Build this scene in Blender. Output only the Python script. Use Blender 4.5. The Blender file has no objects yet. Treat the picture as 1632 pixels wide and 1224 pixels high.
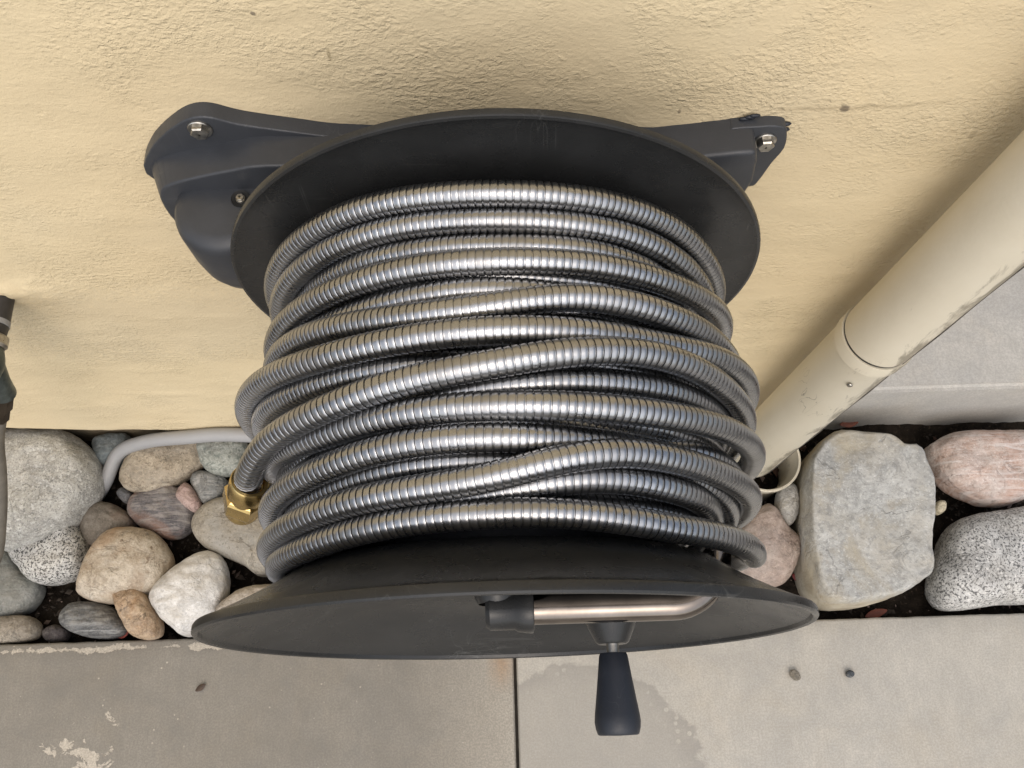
import bpy, bmesh, math, random
import numpy as np
from mathutils import Vector, Matrix, noise

random.seed(7); rng = np.random.default_rng(7)
scene = bpy.context.scene
COL = scene.collection

# ------------------------------------------------------------------ camera
F_PX, TILT, ROLL, CAM_D, CAM_H = 1401.0, math.radians(21.36), math.radians(-1.79), .439, 1.332
PW, PH = 1632.0, 1224.0
c_fwd = np.array([0, math.sin(TILT), -math.cos(TILT)])
c_up0 = np.array([0, math.cos(TILT), math.sin(TILT)])
c_r0 = np.array([1., 0, 0])
c_right = math.cos(ROLL) * c_r0 + math.sin(ROLL) * c_up0
c_up = -math.sin(ROLL) * c_r0 + math.cos(ROLL) * c_up0
c_pos = np.array([0, -CAM_D, CAM_H])
cam = bpy.data.cameras.new('camera'); cam_o = bpy.data.objects.new('camera', cam); COL.objects.link(cam_o)
cam.sensor_fit = 'HORIZONTAL'; cam.sensor_width = 36.0; cam.lens = F_PX / PW * 36.0
cam.clip_start = .01; cam.clip_end = 1000
M = Matrix(((c_right[0], c_up[0], -c_fwd[0], c_pos[0]), (c_right[1], c_up[1], -c_fwd[1], c_pos[1]),
            (c_right[2], c_up[2], -c_fwd[2], c_pos[2]), (0, 0, 0, 1)))
cam_o.matrix_world = M
scene.camera = cam_o

# ------------------------------------------------------------------ world, sun, exposure
SUN_EL, SUN_AZ = math.radians(55), math.radians(180)     # azimuth clockwise from +Y
world = bpy.data.worlds.new('World'); scene.world = world; world.use_nodes = True
wn = world.node_tree.nodes; wl = world.node_tree.links
sky = wn.new('ShaderNodeTexSky'); sky.sky_type = 'NISHITA'; sky.sun_disc = False
sky.sun_elevation = SUN_EL; sky.sun_rotation = SUN_AZ
sky.air_density = 1.0; sky.dust_density = 4.0; sky.ozone_density = .6
hsv = wn.new('ShaderNodeHueSaturation'); hsv.inputs['Saturation'].default_value = .70   # veiled, hazy sky
wl.new(sky.outputs[0], hsv.inputs['Color']); wl.new(hsv.outputs[0], wn['Background'].inputs[0])
wn['Background'].inputs[1].default_value = .15
sun = bpy.data.lights.new('sun', 'SUN'); sun.energy = 1.0; sun.angle = math.radians(115); sun.color = (1, .97, .92)
sun_o = bpy.data.objects.new('sun', sun); COL.objects.link(sun_o)
sd = Vector((math.sin(SUN_AZ) * math.cos(SUN_EL), math.cos(SUN_AZ) * math.cos(SUN_EL), math.sin(SUN_EL)))
sun_o.rotation_euler = sd.to_track_quat('Z', 'Y').to_euler()
vs = scene.view_settings
vs.view_transform = 'Standard'; vs.look = 'None'; vs.exposure = 0.27; vs.gamma = 1.0; vs.use_curve_mapping = False
scene.render.engine = 'CYCLES'
scene.cycles.use_denoising = True
scene.cycles.max_bounces = 8

# ------------------------------------------------------------------ helpers
def ray(px, py):
    return c_fwd + c_right * (px - PW / 2) / F_PX - c_up * (py - PH / 2) / F_PX
def at(px, py, ax, val):
    q = ray(px, py); i = 'xyz'.index(ax); t = (val - c_pos[i]) / q[i]
    return c_pos + t * q

def tag(o, label, cat, group=None):
    o['label'] = label; o['category'] = cat
    if group: o['group'] = group
    return o
def link(o, parent=None):
    COL.objects.link(o)
    if parent: o.parent = parent
    return o
def empty(name, loc=(0, 0, 0)):
    o = bpy.data.objects.new(name, None); o.empty_display_size = .05
    COL.objects.link(o); o.location = loc
    return o
def ploc(parent):
    return np.array(parent.location) + (ploc(parent.parent) if parent.parent else 0) if parent else np.zeros(3)
def mesh_obj(name, verts, faces, m, parent=None, smooth=True, origin=None):
    """verts in world coordinates; the object's origin is put at `origin`"""
    v = np.asarray(verts, float).reshape(-1, 3)
    base = ploc(parent)
    org = np.asarray(origin, float) if origin is not None else base
    me = bpy.data.meshes.new(name)
    me.from_pydata((v - org).tolist(), [], [list(map(int, f)) for f in faces])
    if smooth: me.polygons.foreach_set('use_smooth', np.ones(len(me.polygons), bool))
    me.materials.append(m); me.update()
    o = bpy.data.objects.new(name, me); link(o, parent); o.location = org - base
    return o
def grid_faces(n, m, cu=False, cv=False):
    i = np.arange(n if cu else n - 1); j = np.arange(m if cv else m - 1)
    I, J = np.meshgrid(i, j, indexing='ij'); I2, J2 = (I + 1) % n, (J + 1) % m
    return np.stack([I * m + J, I2 * m + J, I2 * m + J2, I * m + J2], -1).reshape(-1, 4)
def fix_normals(o):
    bm = bmesh.new(); bm.from_mesh(o.data); bmesh.ops.recalc_face_normals(bm, faces=bm.faces); bm.to_mesh(o.data); bm.free(); return o
def lathe(name, prof, axis, center, m, parent=None, n=64, closed=False, smooth_angle=35):
    """profile of (radius, height along axis) turned about `axis` through `center`"""
    a = Vector(axis).normalized(); x = a.orthogonal().normalized(); y = a.cross(x)
    a, x, y = map(np.array, (a, x, y)); t = np.linspace(0, 2 * np.pi, n, endpoint=False)
    P = np.array([[np.asarray(center) + a * h + r * (x * math.cos(u) + y * math.sin(u)) for u in t] for r, h in prof])
    o = mesh_obj(name, P, grid_faces(len(prof), n, closed, True), m, parent)
    fix_normals(o); sharp(o, smooth_angle); return o
def sharp(o, deg):
    bm = bmesh.new(); bm.from_mesh(o.data); lim = math.radians(deg)
    for e in bm.edges:
        e.smooth = not (len(e.link_faces) == 2 and e.calc_face_angle(0) > lim)
    bm.to_mesh(o.data); bm.free()
def catmull(P, k=12):
    P = np.asarray(P, float); Q = np.vstack([2 * P[0] - P[1], P, 2 * P[-1] - P[-2]]); out = []
    for i in range(1, len(Q) - 2):
        for u in np.linspace(0, 1, k, endpoint=False):
            a, b, c, d = Q[i - 1:i + 3]
            out.append(.5 * (2 * b + (c - a) * u + (2 * a - 5 * b + 4 * c - d) * u * u + (3 * b - a - 3 * c + d) * u ** 3))
    out.append(P[-1]); return np.array(out)
def tube(name, pts, rad, m, parent=None, n=24, cap=True, k=10):
    P = catmull(pts, k) if k else np.asarray(pts, float)
    T = np.gradient(P, axis=0); T /= np.linalg.norm(T, axis=1)[:, None]
    up = np.array([0, 0, 1.]) if abs(T[0][2]) < .9 else np.array([0, 1., 0])
    N = np.zeros_like(P); nrm = np.cross(T[0], up)
    for i in range(len(P)):
        nrm = nrm - T[i] * nrm.dot(T[i]); nrm /= np.linalg.norm(nrm); N[i] = nrm
    B = np.cross(T, N); t = np.linspace(0, 2 * np.pi, n, endpoint=False)
    r = np.broadcast_to(np.asarray(rad, float), (len(P),)) if np.ndim(rad) == 0 else np.interp(np.linspace(0, 1, len(P)), np.linspace(0, 1, len(rad)), rad)
    V = P[:, None] + r[:, None, None] * (N[:, None] * np.cos(t)[None, :, None] + B[:, None] * np.sin(t)[None, :, None])
    f = grid_faces(len(P), n, False, True).tolist()
    if cap: f += [list(range(n)), list(range((len(P) - 1) * n, len(P) * n))]
    o = mesh_obj(name, V, f, m, parent); fix_normals(o); sharp(o, 50); return o
def extrude_poly(name, poly, y0, y1, m, parent=None, bevel=.006, seg=4, shrink=0.0, front=None):
    """polygon of (x, z) from depth y0 (at the wall) to y1 (front), front edges rounded"""
    bm = bmesh.new()
    a = [bm.verts.new((x, y0, z)) for x, z in poly]
    cx, cz = np.mean(poly, 0)
    b = [bm.verts.new((cx + (x - cx) * (1 - shrink), y1, cz + (z - cz) * (1 - shrink))) for x, z in poly] if front is None else [bm.verts.new((x, y1, z)) for x, z in front]
    n = len(poly); fr = bm.faces.new(b); bm.faces.new(a)
    for i in range(n): bm.faces.new((a[i], a[(i + 1) % n], b[(i + 1) % n], b[i]))
    bmesh.ops.recalc_face_normals(bm, faces=bm.faces)
    if bevel:
        ed = list(fr.edges) + [e for e in bm.edges if abs(e.verts[0].co.y - e.verts[1].co.y) > 1e-4]
        bmesh.ops.bevel(bm, geom=ed, offset=bevel, segments=seg, affect='EDGES', profile=.5, clamp_overlap=True)
    me = bpy.data.meshes.new(name); off = Vector(ploc(parent)) if parent else Vector()
    bmesh.ops.translate(bm, verts=bm.verts, vec=-off); bm.to_mesh(me); bm.free()
    me.polygons.foreach_set('use_smooth', np.ones(len(me.polygons), bool)); me.materials.append(m)
    o = bpy.data.objects.new(name, me); link(o, parent); sharp(o, 40); return o
def smooth_poly(P, k=6):
    P = np.asarray(P, float); n = len(P); out = []
    for i in range(n):
        a, b, c, d = P[i - 1], P[i], P[(i + 1) % n], P[(i + 2) % n]
        for u in np.linspace(0, 1, k, endpoint=False):
            out.append(.5 * (2 * b + (c - a) * u + (2 * a - 5 * b + 4 * c - d) * u * u + (3 * b - a - 3 * c + d) * u ** 3))
    return np.array(out)
def fbm(p, o=4, lac=2.0):
    s, a = 0., 1.
    for _ in range(o):
        s += a * noise.noise(p); p = p * lac; a *= .5
    return s

# ------------------------------------------------------------------ materials
class Mat:
    def __init__(s, name, rough=.7, metal=0., spec=.5, coords='Object'):
        s.m = bpy.data.materials.new(name); s.m.use_nodes = True; s.t = s.m.node_tree
        s.b = s.t.nodes['Principled BSDF']; s.b.inputs['Roughness'].default_value = rough
        s.b.inputs['Metallic'].default_value = metal; s.b.inputs['Specular IOR Level'].default_value = spec
        s.tc = s.t.nodes.new('ShaderNodeTexCoord'); s.co = s.tc.outputs[coords]
    def l(s, a, b): s.t.links.new(a, b)
    def map(s, scale=(1, 1, 1), rot=(0, 0, 0), loc=(0, 0, 0), src=None):
        n = s.t.nodes.new('ShaderNodeMapping'); n.inputs['Scale'].default_value = scale
        n.inputs['Rotation'].default_value = rot; n.inputs['Location'].default_value = loc
        s.l(src or s.co, n.inputs[0]); return n.outputs[0]
    def noise(s, scale, detail=4, rough=.5, dist=0., src=None):
        n = s.t.nodes.new('ShaderNodeTexNoise'); n.inputs['Scale'].default_value = scale
        n.inputs['Detail'].default_value = detail; n.inputs['Roughness'].default_value = rough
        n.inputs['Distortion'].default_value = dist; s.l(src or s.co, n.inputs['Vector']); return n.outputs['Fac']
    def vor(s, scale, feature='F1', src=None, out='Distance', rand=1.):
        n = s.t.nodes.new('ShaderNodeTexVoronoi'); n.feature = feature; n.inputs['Scale'].default_value = scale
        n.inputs['Randomness'].default_value = rand
        s.l(src or s.co, n.inputs['Vector']); return n.outputs[out]
    def wave(s, scale, dist=4, detail=3, src=None):
        n = s.t.nodes.new('ShaderNodeTexWave'); n.inputs['Scale'].default_value = scale
        n.inputs['Distortion'].default_value = dist; n.inputs['Detail'].default_value = detail
        n.inputs['Detail Scale'].default_value = 1.5
        s.l(src or s.co, n.inputs['Vector']); return n.outputs['Fac']
    def ramp(s, fac, stops, interp='LINEAR'):
        n = s.t.nodes.new('ShaderNodeValToRGB'); n.color_ramp.interpolation = interp
        e = n.color_ramp.elements
        while len(e) < len(stops): e.new(.5)
        for i, (p, c) in enumerate(stops):
            e[i].position = p
            e[i].color = (c, c, c, 1) if np.ndim(c) == 0 else (*c, 1)
        s.l(fac, n.inputs[0]); return n.outputs[0]
    def mix(s, fac, a, b, mode='MIX'):
        n = s.t.nodes.new('ShaderNodeMix'); n.data_type = 'RGBA'; n.blend_type = mode
        for sock, v in ((n.inputs[0], fac), (n.inputs[6], a), (n.inputs[7], b)):
            if hasattr(v, 'is_linked'): s.l(v, sock)
            elif np.ndim(v) == 0: sock.default_value = v
            else: sock.default_value = (*v, 1)
        return n.outputs[2]
    def math(s, op, a, b=0., c=None):
        n = s.t.nodes.new('ShaderNodeMath'); n.operation = op
        for i, v in enumerate((a, b) if c is None else (a, b, c)):
            if hasattr(v, 'is_linked'): s.l(v, n.inputs[i])
            else: n.inputs[i].default_value = v
        return n.outputs[0]
    def sep(s, src=None):
        n = s.t.nodes.new('ShaderNodeSeparateXYZ'); s.l(src or s.co, n.inputs[0]); return n.outputs
    def color(s, v):
        if hasattr(v, 'is_linked'): s.l(v, s.b.inputs['Base Color'])
        else: s.b.inputs['Base Color'].default_value = (*v, 1)
        return s
    def rough(s, v): s.l(v, s.b.inputs['Roughness']); return s
    def bump(s, h, dist=.002, strength=1.):
        n = s.t.nodes.new('ShaderNodeBump'); n.inputs['Distance'].default_value = dist
        n.inputs['Strength'].default_value = strength; s.l(h, n.inputs['Height'])
        if s.b.inputs['Normal'].is_linked: s.l(s.b.inputs['Normal'].links[0].from_socket, n.inputs['Normal'])
        s.l(n.outputs[0], s.b.inputs['Normal']); return s

def plastic(name, col, rough=.42, grain=True, spec=.45):
    m = Mat(name, rough, spec=spec)
    dust = m.ramp(m.noise(22, 5, .65), [(.45, 0.), (.8, 1.)])
    spk = m.ramp(m.vor(160), [(.0, 1.), (.045, 0.)])
    spk = m.math('MULTIPLY', spk, m.ramp(m.noise(14, 2), [(.5, 0.), (.62, 1.)]))
    c = m.mix(m.math('MULTIPLY', dust, .22), col, tuple(min(1, x * 2.2 + .015) for x in col))
    c = m.mix(m.math('MULTIPLY', spk, .5), c, (.30, .29, .27))
    for q, (sx, sy) in enumerate(((1, .06), (.07, 1))):
        sn = m.noise(48, 2, .5, .6, src=m.map((sx, 1, sy), (0, .5 + q, 0), (q * 3, 0, 2)))
        sl = m.math('MULTIPLY', m.ramp(m.math('ABSOLUTE', m.math('SUBTRACT', sn, .5)), [(.002, 1.), (.006, 0.)]), m.ramp(m.noise(12, 3, src=m.map(loc=(q, 5, 1))), [(.56, 0.), (.66, 1.)]))
        c = m.mix(m.math('MULTIPLY', sl, .16), c, (.20, .20, .19))
    m.color(c); m.rough(m.ramp(m.noise(35, 4), [(.3, rough - .06), (.7, rough + .08)]))
    if grain: m.bump(m.noise(900, 2), .0002, .5)
    m.bump(m.noise(7, 3), .002, .25)
    return m.m

def stucco_mat():
    m = Mat('yellow_stucco', .85, spec=.25)
    big = m.noise(5.5, 5, .6)
    patch = m.ramp(m.noise(7, 5, .62, .3), [(.44, 0.), (.62, 1.)])
    st = m.map((1, 1, 2.4), (0, math.radians(12), 0))
    trowel = m.noise(16, 3, .5, .3, src=st)
    grit = m.noise(150, 3, .5, 0., src=m.map((1, 1, 1.5), (0, math.radians(-14), 0)))
    grit = m.ramp(grit, [(.34, 0.), (.44, .5), (.54, .55), (.68, 1.)])
    crumb = m.ramp(m.noise(190, 4, .6, .2, src=m.map((1, 1, 1.4))), [(.42, 0.), (.66, 1.)])
    fine = m.noise(520, 3, .6)
    c = m.mix(m.ramp(big, [(.3, 0.), (.7, 1.)]), (.665, .555, .358), (.70, .588, .386))
    warm = m.ramp(m.noise(2.6, 4, .55), [(.42, 0.), (.66, 1.)])
    c = m.mix(m.math('MULTIPLY', warm, .6), c, (.69, .555, .345))
    grime = m.ramp(m.noise(3.3, 6, .6, .8), [(.52, 0.), (.72, 1.)])
    c = m.mix(m.math('MULTIPLY', grime, .22), c, (.57, .50, .37))
    gx, gy, gz = m.sep()
    def mark(px, py, r, amt, col, sx=1.):
        nonlocal c
        p = at(px, py, 'y', 0.)
        a, b = m.math('MULTIPLY', m.math('SUBTRACT', gx, float(p[0])), sx), m.math('SUBTRACT', gz, float(p[2]))
        d = m.math('SQRT', m.math('ADD', m.math('MULTIPLY', a, a), m.math('MULTIPLY', b, b)))
        d = m.math('ADD', d, m.math('MULTIPLY', m.math('SUBTRACT', m.noise(160, 3), .5), r * 1.6))
        c = m.mix(m.math('MULTIPLY', m.ramp(m.math('DIVIDE', d, r * 2), [(.3, 1.), (.55, 0.)]), amt), c, col)
    mark(1345, 170, .0048, .8, (.14, .115, .09)); mark(524, 88, .0065, .55, (.25, .19, .10), 3.5); mark(404, 21, .0022, .8, (.15, .12, .09)); mark(1083, 178, .0035, .7, (.2, .16, .11), 2.5)
    mark(1550, 215, .006, .5, (.3, .24, .15), 2.); mark(250, 520, .10, .16, (.40, .37, .30), .45)  # the last, broad one paints the tap's soft shadow into the wall colour
    ck = m.math('ABSOLUTE', m.math('SUBTRACT', m.math('ADD', gz, m.math('MULTIPLY', m.math('SUBTRACT', m.noise(22, 5, .65), .5), .022)), float(at(1400, 168, 'y', 0.)[2])))
    ckm = m.math('MULTIPLY', m.ramp(gx, [(.205, 0.), (.225, 1.), (.30, 1.), (.36, 0.)]), m.ramp(ck, [(.0003, 1.), (.0009, 0.)]))
    c = m.mix(m.math('MULTIPLY', ckm, .4), c, (.25, .19, .11))
    spots = m.math('MULTIPLY', m.ramp(m.vor(58), [(.02, 1.), (.055, 0.)]), m.ramp(m.noise(31, 1), [(.56, 0.), (.62, 1.)]))
    c = m.mix(m.math('MULTIPLY', spots, .75), c, (.16, .12, .08))
    m.color(c)
    m.bump(trowel, .003, .22)
    m.bump(m.math('MULTIPLY', grit, m.math('MULTIPLY_ADD', patch, .85, .15)), .0012, .85)
    m.bump(m.math('MULTIPLY', crumb, m.math('MULTIPLY_ADD', patch, .8, .2)), .0011, .7)
    m.bump(fine, .0006, .5)
    return m.m

def concrete(name, base, stained):
    m = Mat(name, .86, spec=.3); x, y, z = m.sep()
    broad = m.noise(5, 6, .6); med = m.noise(32, 5, .6); brush = m.noise(60, 3, .6, src=m.map((3.2, .55, 1)))
    sand = m.noise(900, 2, .6)
    c = m.mix(m.ramp(broad, [(.3, 0.), (.7, 1.)]), tuple(b * .80 for b in base), tuple(b * 1.08 for b in base))
    blot = m.noise(11, 7, .68, .9)
    c = m.mix(m.math('MULTIPLY', m.ramp(blot, [(.42, 0.), (.62, 1.)]), .5), c, (base[0] * .72, base[1] * .745, base[2] * .79))
    warm = m.noise(7, 6, .65, .6, src=m.map(loc=(3, 6, 0)))
    c = m.mix(m.math('MULTIPLY', m.ramp(warm, [(.5, 0.), (.7, 1.)]), .4), c, (base[0] * .98, base[1] * .91, base[2] * .80))
    c = m.mix(m.math('MULTIPLY', m.ramp(med, [(.4, 0.), (.75, 1.)]), .4), c, tuple(b * 1.18 for b in base))
    c = m.mix(m.math('MULTIPLY', m.ramp(brush, [(.48, 0.), (.66, 1.)]), .32), c, tuple(b * .8 for b in base))
    if stained == 'peel':
        # grey sealer, flaked off in pale islands: near the garden edge and towards the near left
        n = m.noise(26, 7, .68, .4); e = m.math('ADD', y, .314)
        edge = m.math('SUBTRACT', 1., m.math('MULTIPLY', m.math('ABSOLUTE', e), 75.))
        edge = m.math('MULTIPLY', m.math('MAXIMUM', edge, 0.), m.ramp(x, [(.0, 0.), (.0, 0.)]) if False else 1.)
        px, py = m.math('ADD', x, .600), m.math('ADD', y, .462)
        blob = m.math('SUBTRACT', 1., m.math('MULTIPLY', m.math('SQRT', m.math('ADD', m.math('MULTIPLY', px, px), m.math('MULTIPLY', m.math('MULTIPLY', py, py), 1.2))), 9.))
        v = m.math('ADD', n, m.math('MULTIPLY', m.math('MAXIMUM', edge, m.math('MAXIMUM', blob, 0.)), .30))
        peel = m.ramp(v, [(.735, 0.), (.75, 1.)])
        fleck = m.math('MULTIPLY', m.ramp(m.vor(70), [(.07, 1.), (.11, 0.)]), m.ramp(m.noise(17, 3), [(.53, 0.), (.6, 1.)]))
        c = m.mix(m.math('MAXIMUM', peel, m.math('MULTIPLY', fleck, .8)), c, (.53, .48, .40))
        # pale towards the joint and a rusty run beside it
        j = m.ramp(m.math('ADD', x, m.math('MULTIPLY', m.math('SUBTRACT', broad, .5), .15)), [(-.0, 0.), (.0, 0.)])
        near = m.math('MAXIMUM', m.math('SUBTRACT', 1., m.math('MULTIPLY', m.math('ABSOLUTE', m.math('ADD', x, .015)), 6.5)), 0.)
        c = m.mix(m.math('MULTIPLY', near, .65), c, (.46, .42, .35))
        ru = m.math('MULTIPLY', m.math('MAXIMUM', m.math('SUBTRACT', 1., m.math('MULTIPLY', m.math('ABSOLUTE', m.math('ADD', x, .028)), 42.)), 0.),
                    m.math('MAXIMUM', m.math('SUBTRACT', 1., m.math('MULTIPLY', m.math('ABSOLUTE', m.math('ADD', y, .35)), 22.)), 0.))
        c = m.mix(m.math('MULTIPLY', ru, m.math('MULTIPLY_ADD', med, .8, .2)), c, (.36, .20, .085))
        h = m.math('ADD', m.math('MULTIPLY', peel, -.6), med)
    else:
        # a grey damp mark with a ragged outline near the joint
        n = m.noise(30, 7, .66, .3); n2 = m.noise(9, 2)
        dx, dy = m.math('SUBTRACT', x, .065), m.math('ADD', y, .470)
        d = m.math('SQRT', m.math('ADD', m.math('MULTIPLY', dx, dx), m.math('MULTIPLY', m.math('MULTIPLY', dy, dy), 2.6)))
        v = m.math('ADD', m.math('ADD', d, m.math('MULTIPLY', m.math('SUBTRACT', n, .5), .07)), m.math('MULTIPLY', m.math('SUBTRACT', n2, .5), .09))
        st = m.ramp(v, [(.172, 1.), (.180, 0.)])
        rim = m.math('MULTIPLY', st, m.ramp(v, [(.135, 0.), (.172, 1.)]))
        hole = m.math('MULTIPLY', m.ramp(m.vor(75), [(.20, 1.), (.26, 0.)]), m.ramp(v, [(.13, 0.), (.165, 1.)]))
        st = m.math('MULTIPLY', st, m.math('SUBTRACT', 1., hole))
        c = m.mix(m.math('MULTIPLY', st, .55), c, (.305, .285, .25))
        c = m.mix(m.math('MULTIPLY', m.math('MULTIPLY', rim, st), .35), c, (.23, .22, .20))
        h = med
    spk = m.ramp(m.vor(110), [(.02, 1.), (.07, 0.)]); spk = m.math('MULTIPLY', spk, m.ramp(m.noise(40, 1), [(.58, 0.), (.63, 1.)]))
    c = m.mix(m.math('MULTIPLY', spk, .5), c, (.20, .17, .13))
    pale = m.math('MULTIPLY', m.ramp(m.vor(85, src=m.map(loc=(4, 2, 0))), [(.05, 1.), (.09, 0.)]), m.ramp(m.noise(23, 2), [(.5, 0.), (.6, 1.)]))
    c = m.mix(m.math('MULTIPLY', pale, .5), c, (.60, .56, .49))
    c = m.mix(m.math('MULTIPLY', m.ramp(m.noise(380, 3, .7), [(.42, 1.), (.60, 0.)]), .40), c, tuple(b * .55 for b in base))
    c = m.mix(m.math('MULTIPLY', m.ramp(m.noise(110, 4, .7, src=m.map((1, .25, 1))), [(.5, 0.), (.68, 1.)]), .25), c, tuple(b * .72 for b in base))
    m.color(c); m.bump(h, .0012, .6); m.bump(brush, .0006, .6); m.bump(sand, .0004, .6)
    return m.m

def rock_mat(name, c1, c2, c3=None, scale=40, speck=None, speck_amt=.8, vein=None, stain=None, rough=.8, bump=.0024, seed=0, contrast=(.4, .62), tan=None):
    m = Mat(name, rough, spec=.35); src = m.map(loc=(seed * 1.37, seed * .71, seed * 2.13))
    a = m.noise(scale * .35, 6, .62, .4, src=src); b = m.noise(scale * 2.4, 4, .65, src=src)
    c = m.mix(m.ramp(a, [(contrast[0], 0.), (contrast[1], 1.)]), c1, c2)
    mid = m.noise(scale * 1.1, 6, .7, .6, src=src)
    c = m.mix(m.math('MULTIPLY', m.ramp(mid, [(.38, 1.), (.52, 0.)]), .62), c, tuple(x * .58 for x in c1))
    c = m.mix(m.math('MULTIPLY', m.ramp(b, [(.35, 1.), (.55, 0.)]), .40), c, tuple(x * .55 for x in c1))
    c = m.mix(m.math('MULTIPLY', m.ramp(m.noise(scale * 5 + 120, 3, .7, src=src), [(.52, 0.), (.68, 1.)]), .45), c, tuple(min(.8, x * 1.35) for x in c2))
    c = m.mix(m.math('MULTIPLY', m.ramp(m.noise(scale * 4 + 160, 3, .7, src=m.map(loc=(5, 3, 1), src=src)), [(.55, 0.), (.66, 1.)]), .5), c, tuple(x * .45 for x in c1))
    if c3: c = m.mix(m.ramp(m.noise(scale * .22, 5, .6, .8, src=src), [(.50, 0.), (.74, 1.)]), c, c3)
    if vein:
        rot = vein[3] if len(vein) > 3 else (.4, .3, .7)
        for q, (amt, st) in enumerate(((.55, 7.), (.45, 11.))):
            w = m.noise(vein[0] * (1 + q), 5, .6, vein[2] * .12, src=m.map((1, st, 1), rot=(rot[0], rot[1], rot[2] + q * .15), src=src))
            c = m.mix(m.math('MULTIPLY', m.ramp(w, [(.50, 0.), (.62, 1.)]), amt), c, vein[1] if q == 0 else tuple(.5 * (x + z) for x, z in zip(vein[1], c1)))
    if speck:
        for sc, col, thr in speck:
            s = m.ramp(m.noise(sc, 2, .6, src=src), [(thr, 0.), (thr + .05, 1.)])
            c = m.mix(m.math('MULTIPLY', s, speck_amt), c, col)
    ck = m.math('ABSOLUTE', m.math('SUBTRACT', m.noise(scale * .45, 5, .55, 1.2, src=m.map(loc=(2, 7, 4), src=src)), .5))
    ck = m.math('MULTIPLY', m.ramp(ck, [(.004, 1.), (.014, 0.)]), m.ramp(m.noise(scale * .5, 2, src=m.map(loc=(8, 1, 6), src=src)), [(.45, 0.), (.6, 1.)]))
    c = m.mix(m.math('MULTIPLY', ck, .5), c, tuple(x * .4 for x in c1))
    dust = m.ramp(m.noise(scale * .7, 6, .7, src=m.map(loc=(1, 9, 3), src=src)), [(.48, 0.), (.7, 1.)])
    c = m.mix(m.math('MULTIPLY', dust, .32), c, (.40, .37, .32))
    if stain: c = m.mix(m.math('MULTIPLY', m.ramp(m.noise(stain[0], 4, .6, src=src), [(.52, 0.), (.66, 1.)]), .85), c, stain[1])
    if tan:
        zc_ = m.sep()[2]
        lowm = m.ramp(m.math('ADD', m.math('MULTIPLY', zc_, 6.), m.math('MULTIPLY', m.math('SUBTRACT', a, .5), 1.6)), [(tan[0] - .14, 1.), (tan[0] + .10, 0.)])
        c = m.mix(m.math('MULTIPLY', lowm, .85), c, m.mix(m.ramp(mid, [(.4, 0.), (.6, 1.)]), tan[1], tan[2]))
    m.color(c); m.bump(a, bump * 2.2, .8); m.bump(mid, bump * 1.6, .8); m.bump(b, bump, .8); m.bump(m.math('SUBTRACT', 1., ck), .0012, .6); m.bump(m.noise(600, 2), .0004, .6)
    return m.m

def simple(name, col, rough=.5, metal=0., var=.15, vs_=60, bump=0., spec=.5):
    m = Mat(name, rough, metal, spec)
    m.color(m.mix(m.ramp(m.noise(vs_, 5, .6), [(.35, 0.), (.7, 1.)]), tuple(x * (1 - var) for x in col), tuple(min(1, x * (1 + var)) for x in col)))
    m.rough(m.ramp(m.noise(vs_ * .7, 4), [(.3, max(.03, rough - .08)), (.7, min(1, rough + .1))]))
    if bump: m.bump(m.noise(vs_ * 4, 4), bump, .7)
    return m.m

BLACK = plastic('charcoal_plastic', (.034, .037, .043), .40)
FLANGE = plastic('flange_plastic', (.0205, .021, .021), .27, spec=.34)
GRIP = plastic('grip_rubber', (.015, .018, .025), .46)
BOLT = simple('zinc_bolt', (.42, .40, .36), .34, 1., .3, 200)
CHROME = simple('stainless_tube', (.20, .175, .155), .17, 1., .2, 40)
BRASS = simple('brass', (.64, .47, .20), .27, 1., .12, 90)
def hose_steel():
    m = Mat('hose_steel', .27, 1.)
    c = m.mix(m.ramp(m.noise(18, 4), [(.35, 0.), (.7, 1.)]), (.34, .343, .349), (.42, .423, .43))
    dull = m.ramp(m.noise(26, 5, .65), [(.52, 0.), (.70, 1.)]); spot = m.math('MULTIPLY', m.ramp(m.vor(210), [(.06, 1.), (.12, 0.)]), m.ramp(m.noise(30, 2), [(.5, 0.), (.62, 1.)]))
    c = m.mix(m.math('MULTIPLY', dull, .5), c, (.26, .253, .243)); c = m.mix(m.math('MULTIPLY', spot, .4), c, (.55, .54, .52))
    m.color(c)
    m.rough(m.math('ADD', m.ramp(m.noise(60, 4), [(.3, .24), (.7, .33)]), m.math('MULTIPLY', dull, .10)))
    m.bump(m.noise(140, 3), .0004, .35)
    return m.m
STEEL = hose_steel()
SOIL = None

# ------------------------------------------------------------------ the setting: ground, soil, pavement
def soil_mat():
    m = Mat('dark_soil', .95, spec=.15)
    c = m.mix(m.ramp(m.noise(55, 6, .7), [(.35, 0.), (.7, 1.)]), (.008, .006, .004), (.028, .021, .015))
    c = m.mix(m.math('MULTIPLY', m.ramp(m.noise(240, 3, .6), [(.6, 0.), (.7, 1.)]), .6), c, (.09, .065, .045))
    m.color(c); m.bump(m.noise(120, 6, .7), .006, 1.); return m.m
SOIL = soil_mat()
CONC_L = concrete('worn_grey_concrete', (.262, .242, .206), 'peel')
CONC_R = concrete('pale_concrete', (.475, .445, .385), 'damp')
CONC_E = concrete('ledge_concrete', (.48, .458, .415), 'none_')

# far ground reaching the horizon
g = 300.
gm = simple('ground_concrete', (.36, .33, .29), .9, 0., .12, 3)
o = mesh_obj('ground', [(-g, -g, -.12), (g, -g, -.12), (g, g, -.12), (-g, g, -.12)], [(0, 1, 2, 3)], gm, smooth=False); o['kind'] = 'structure'
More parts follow.
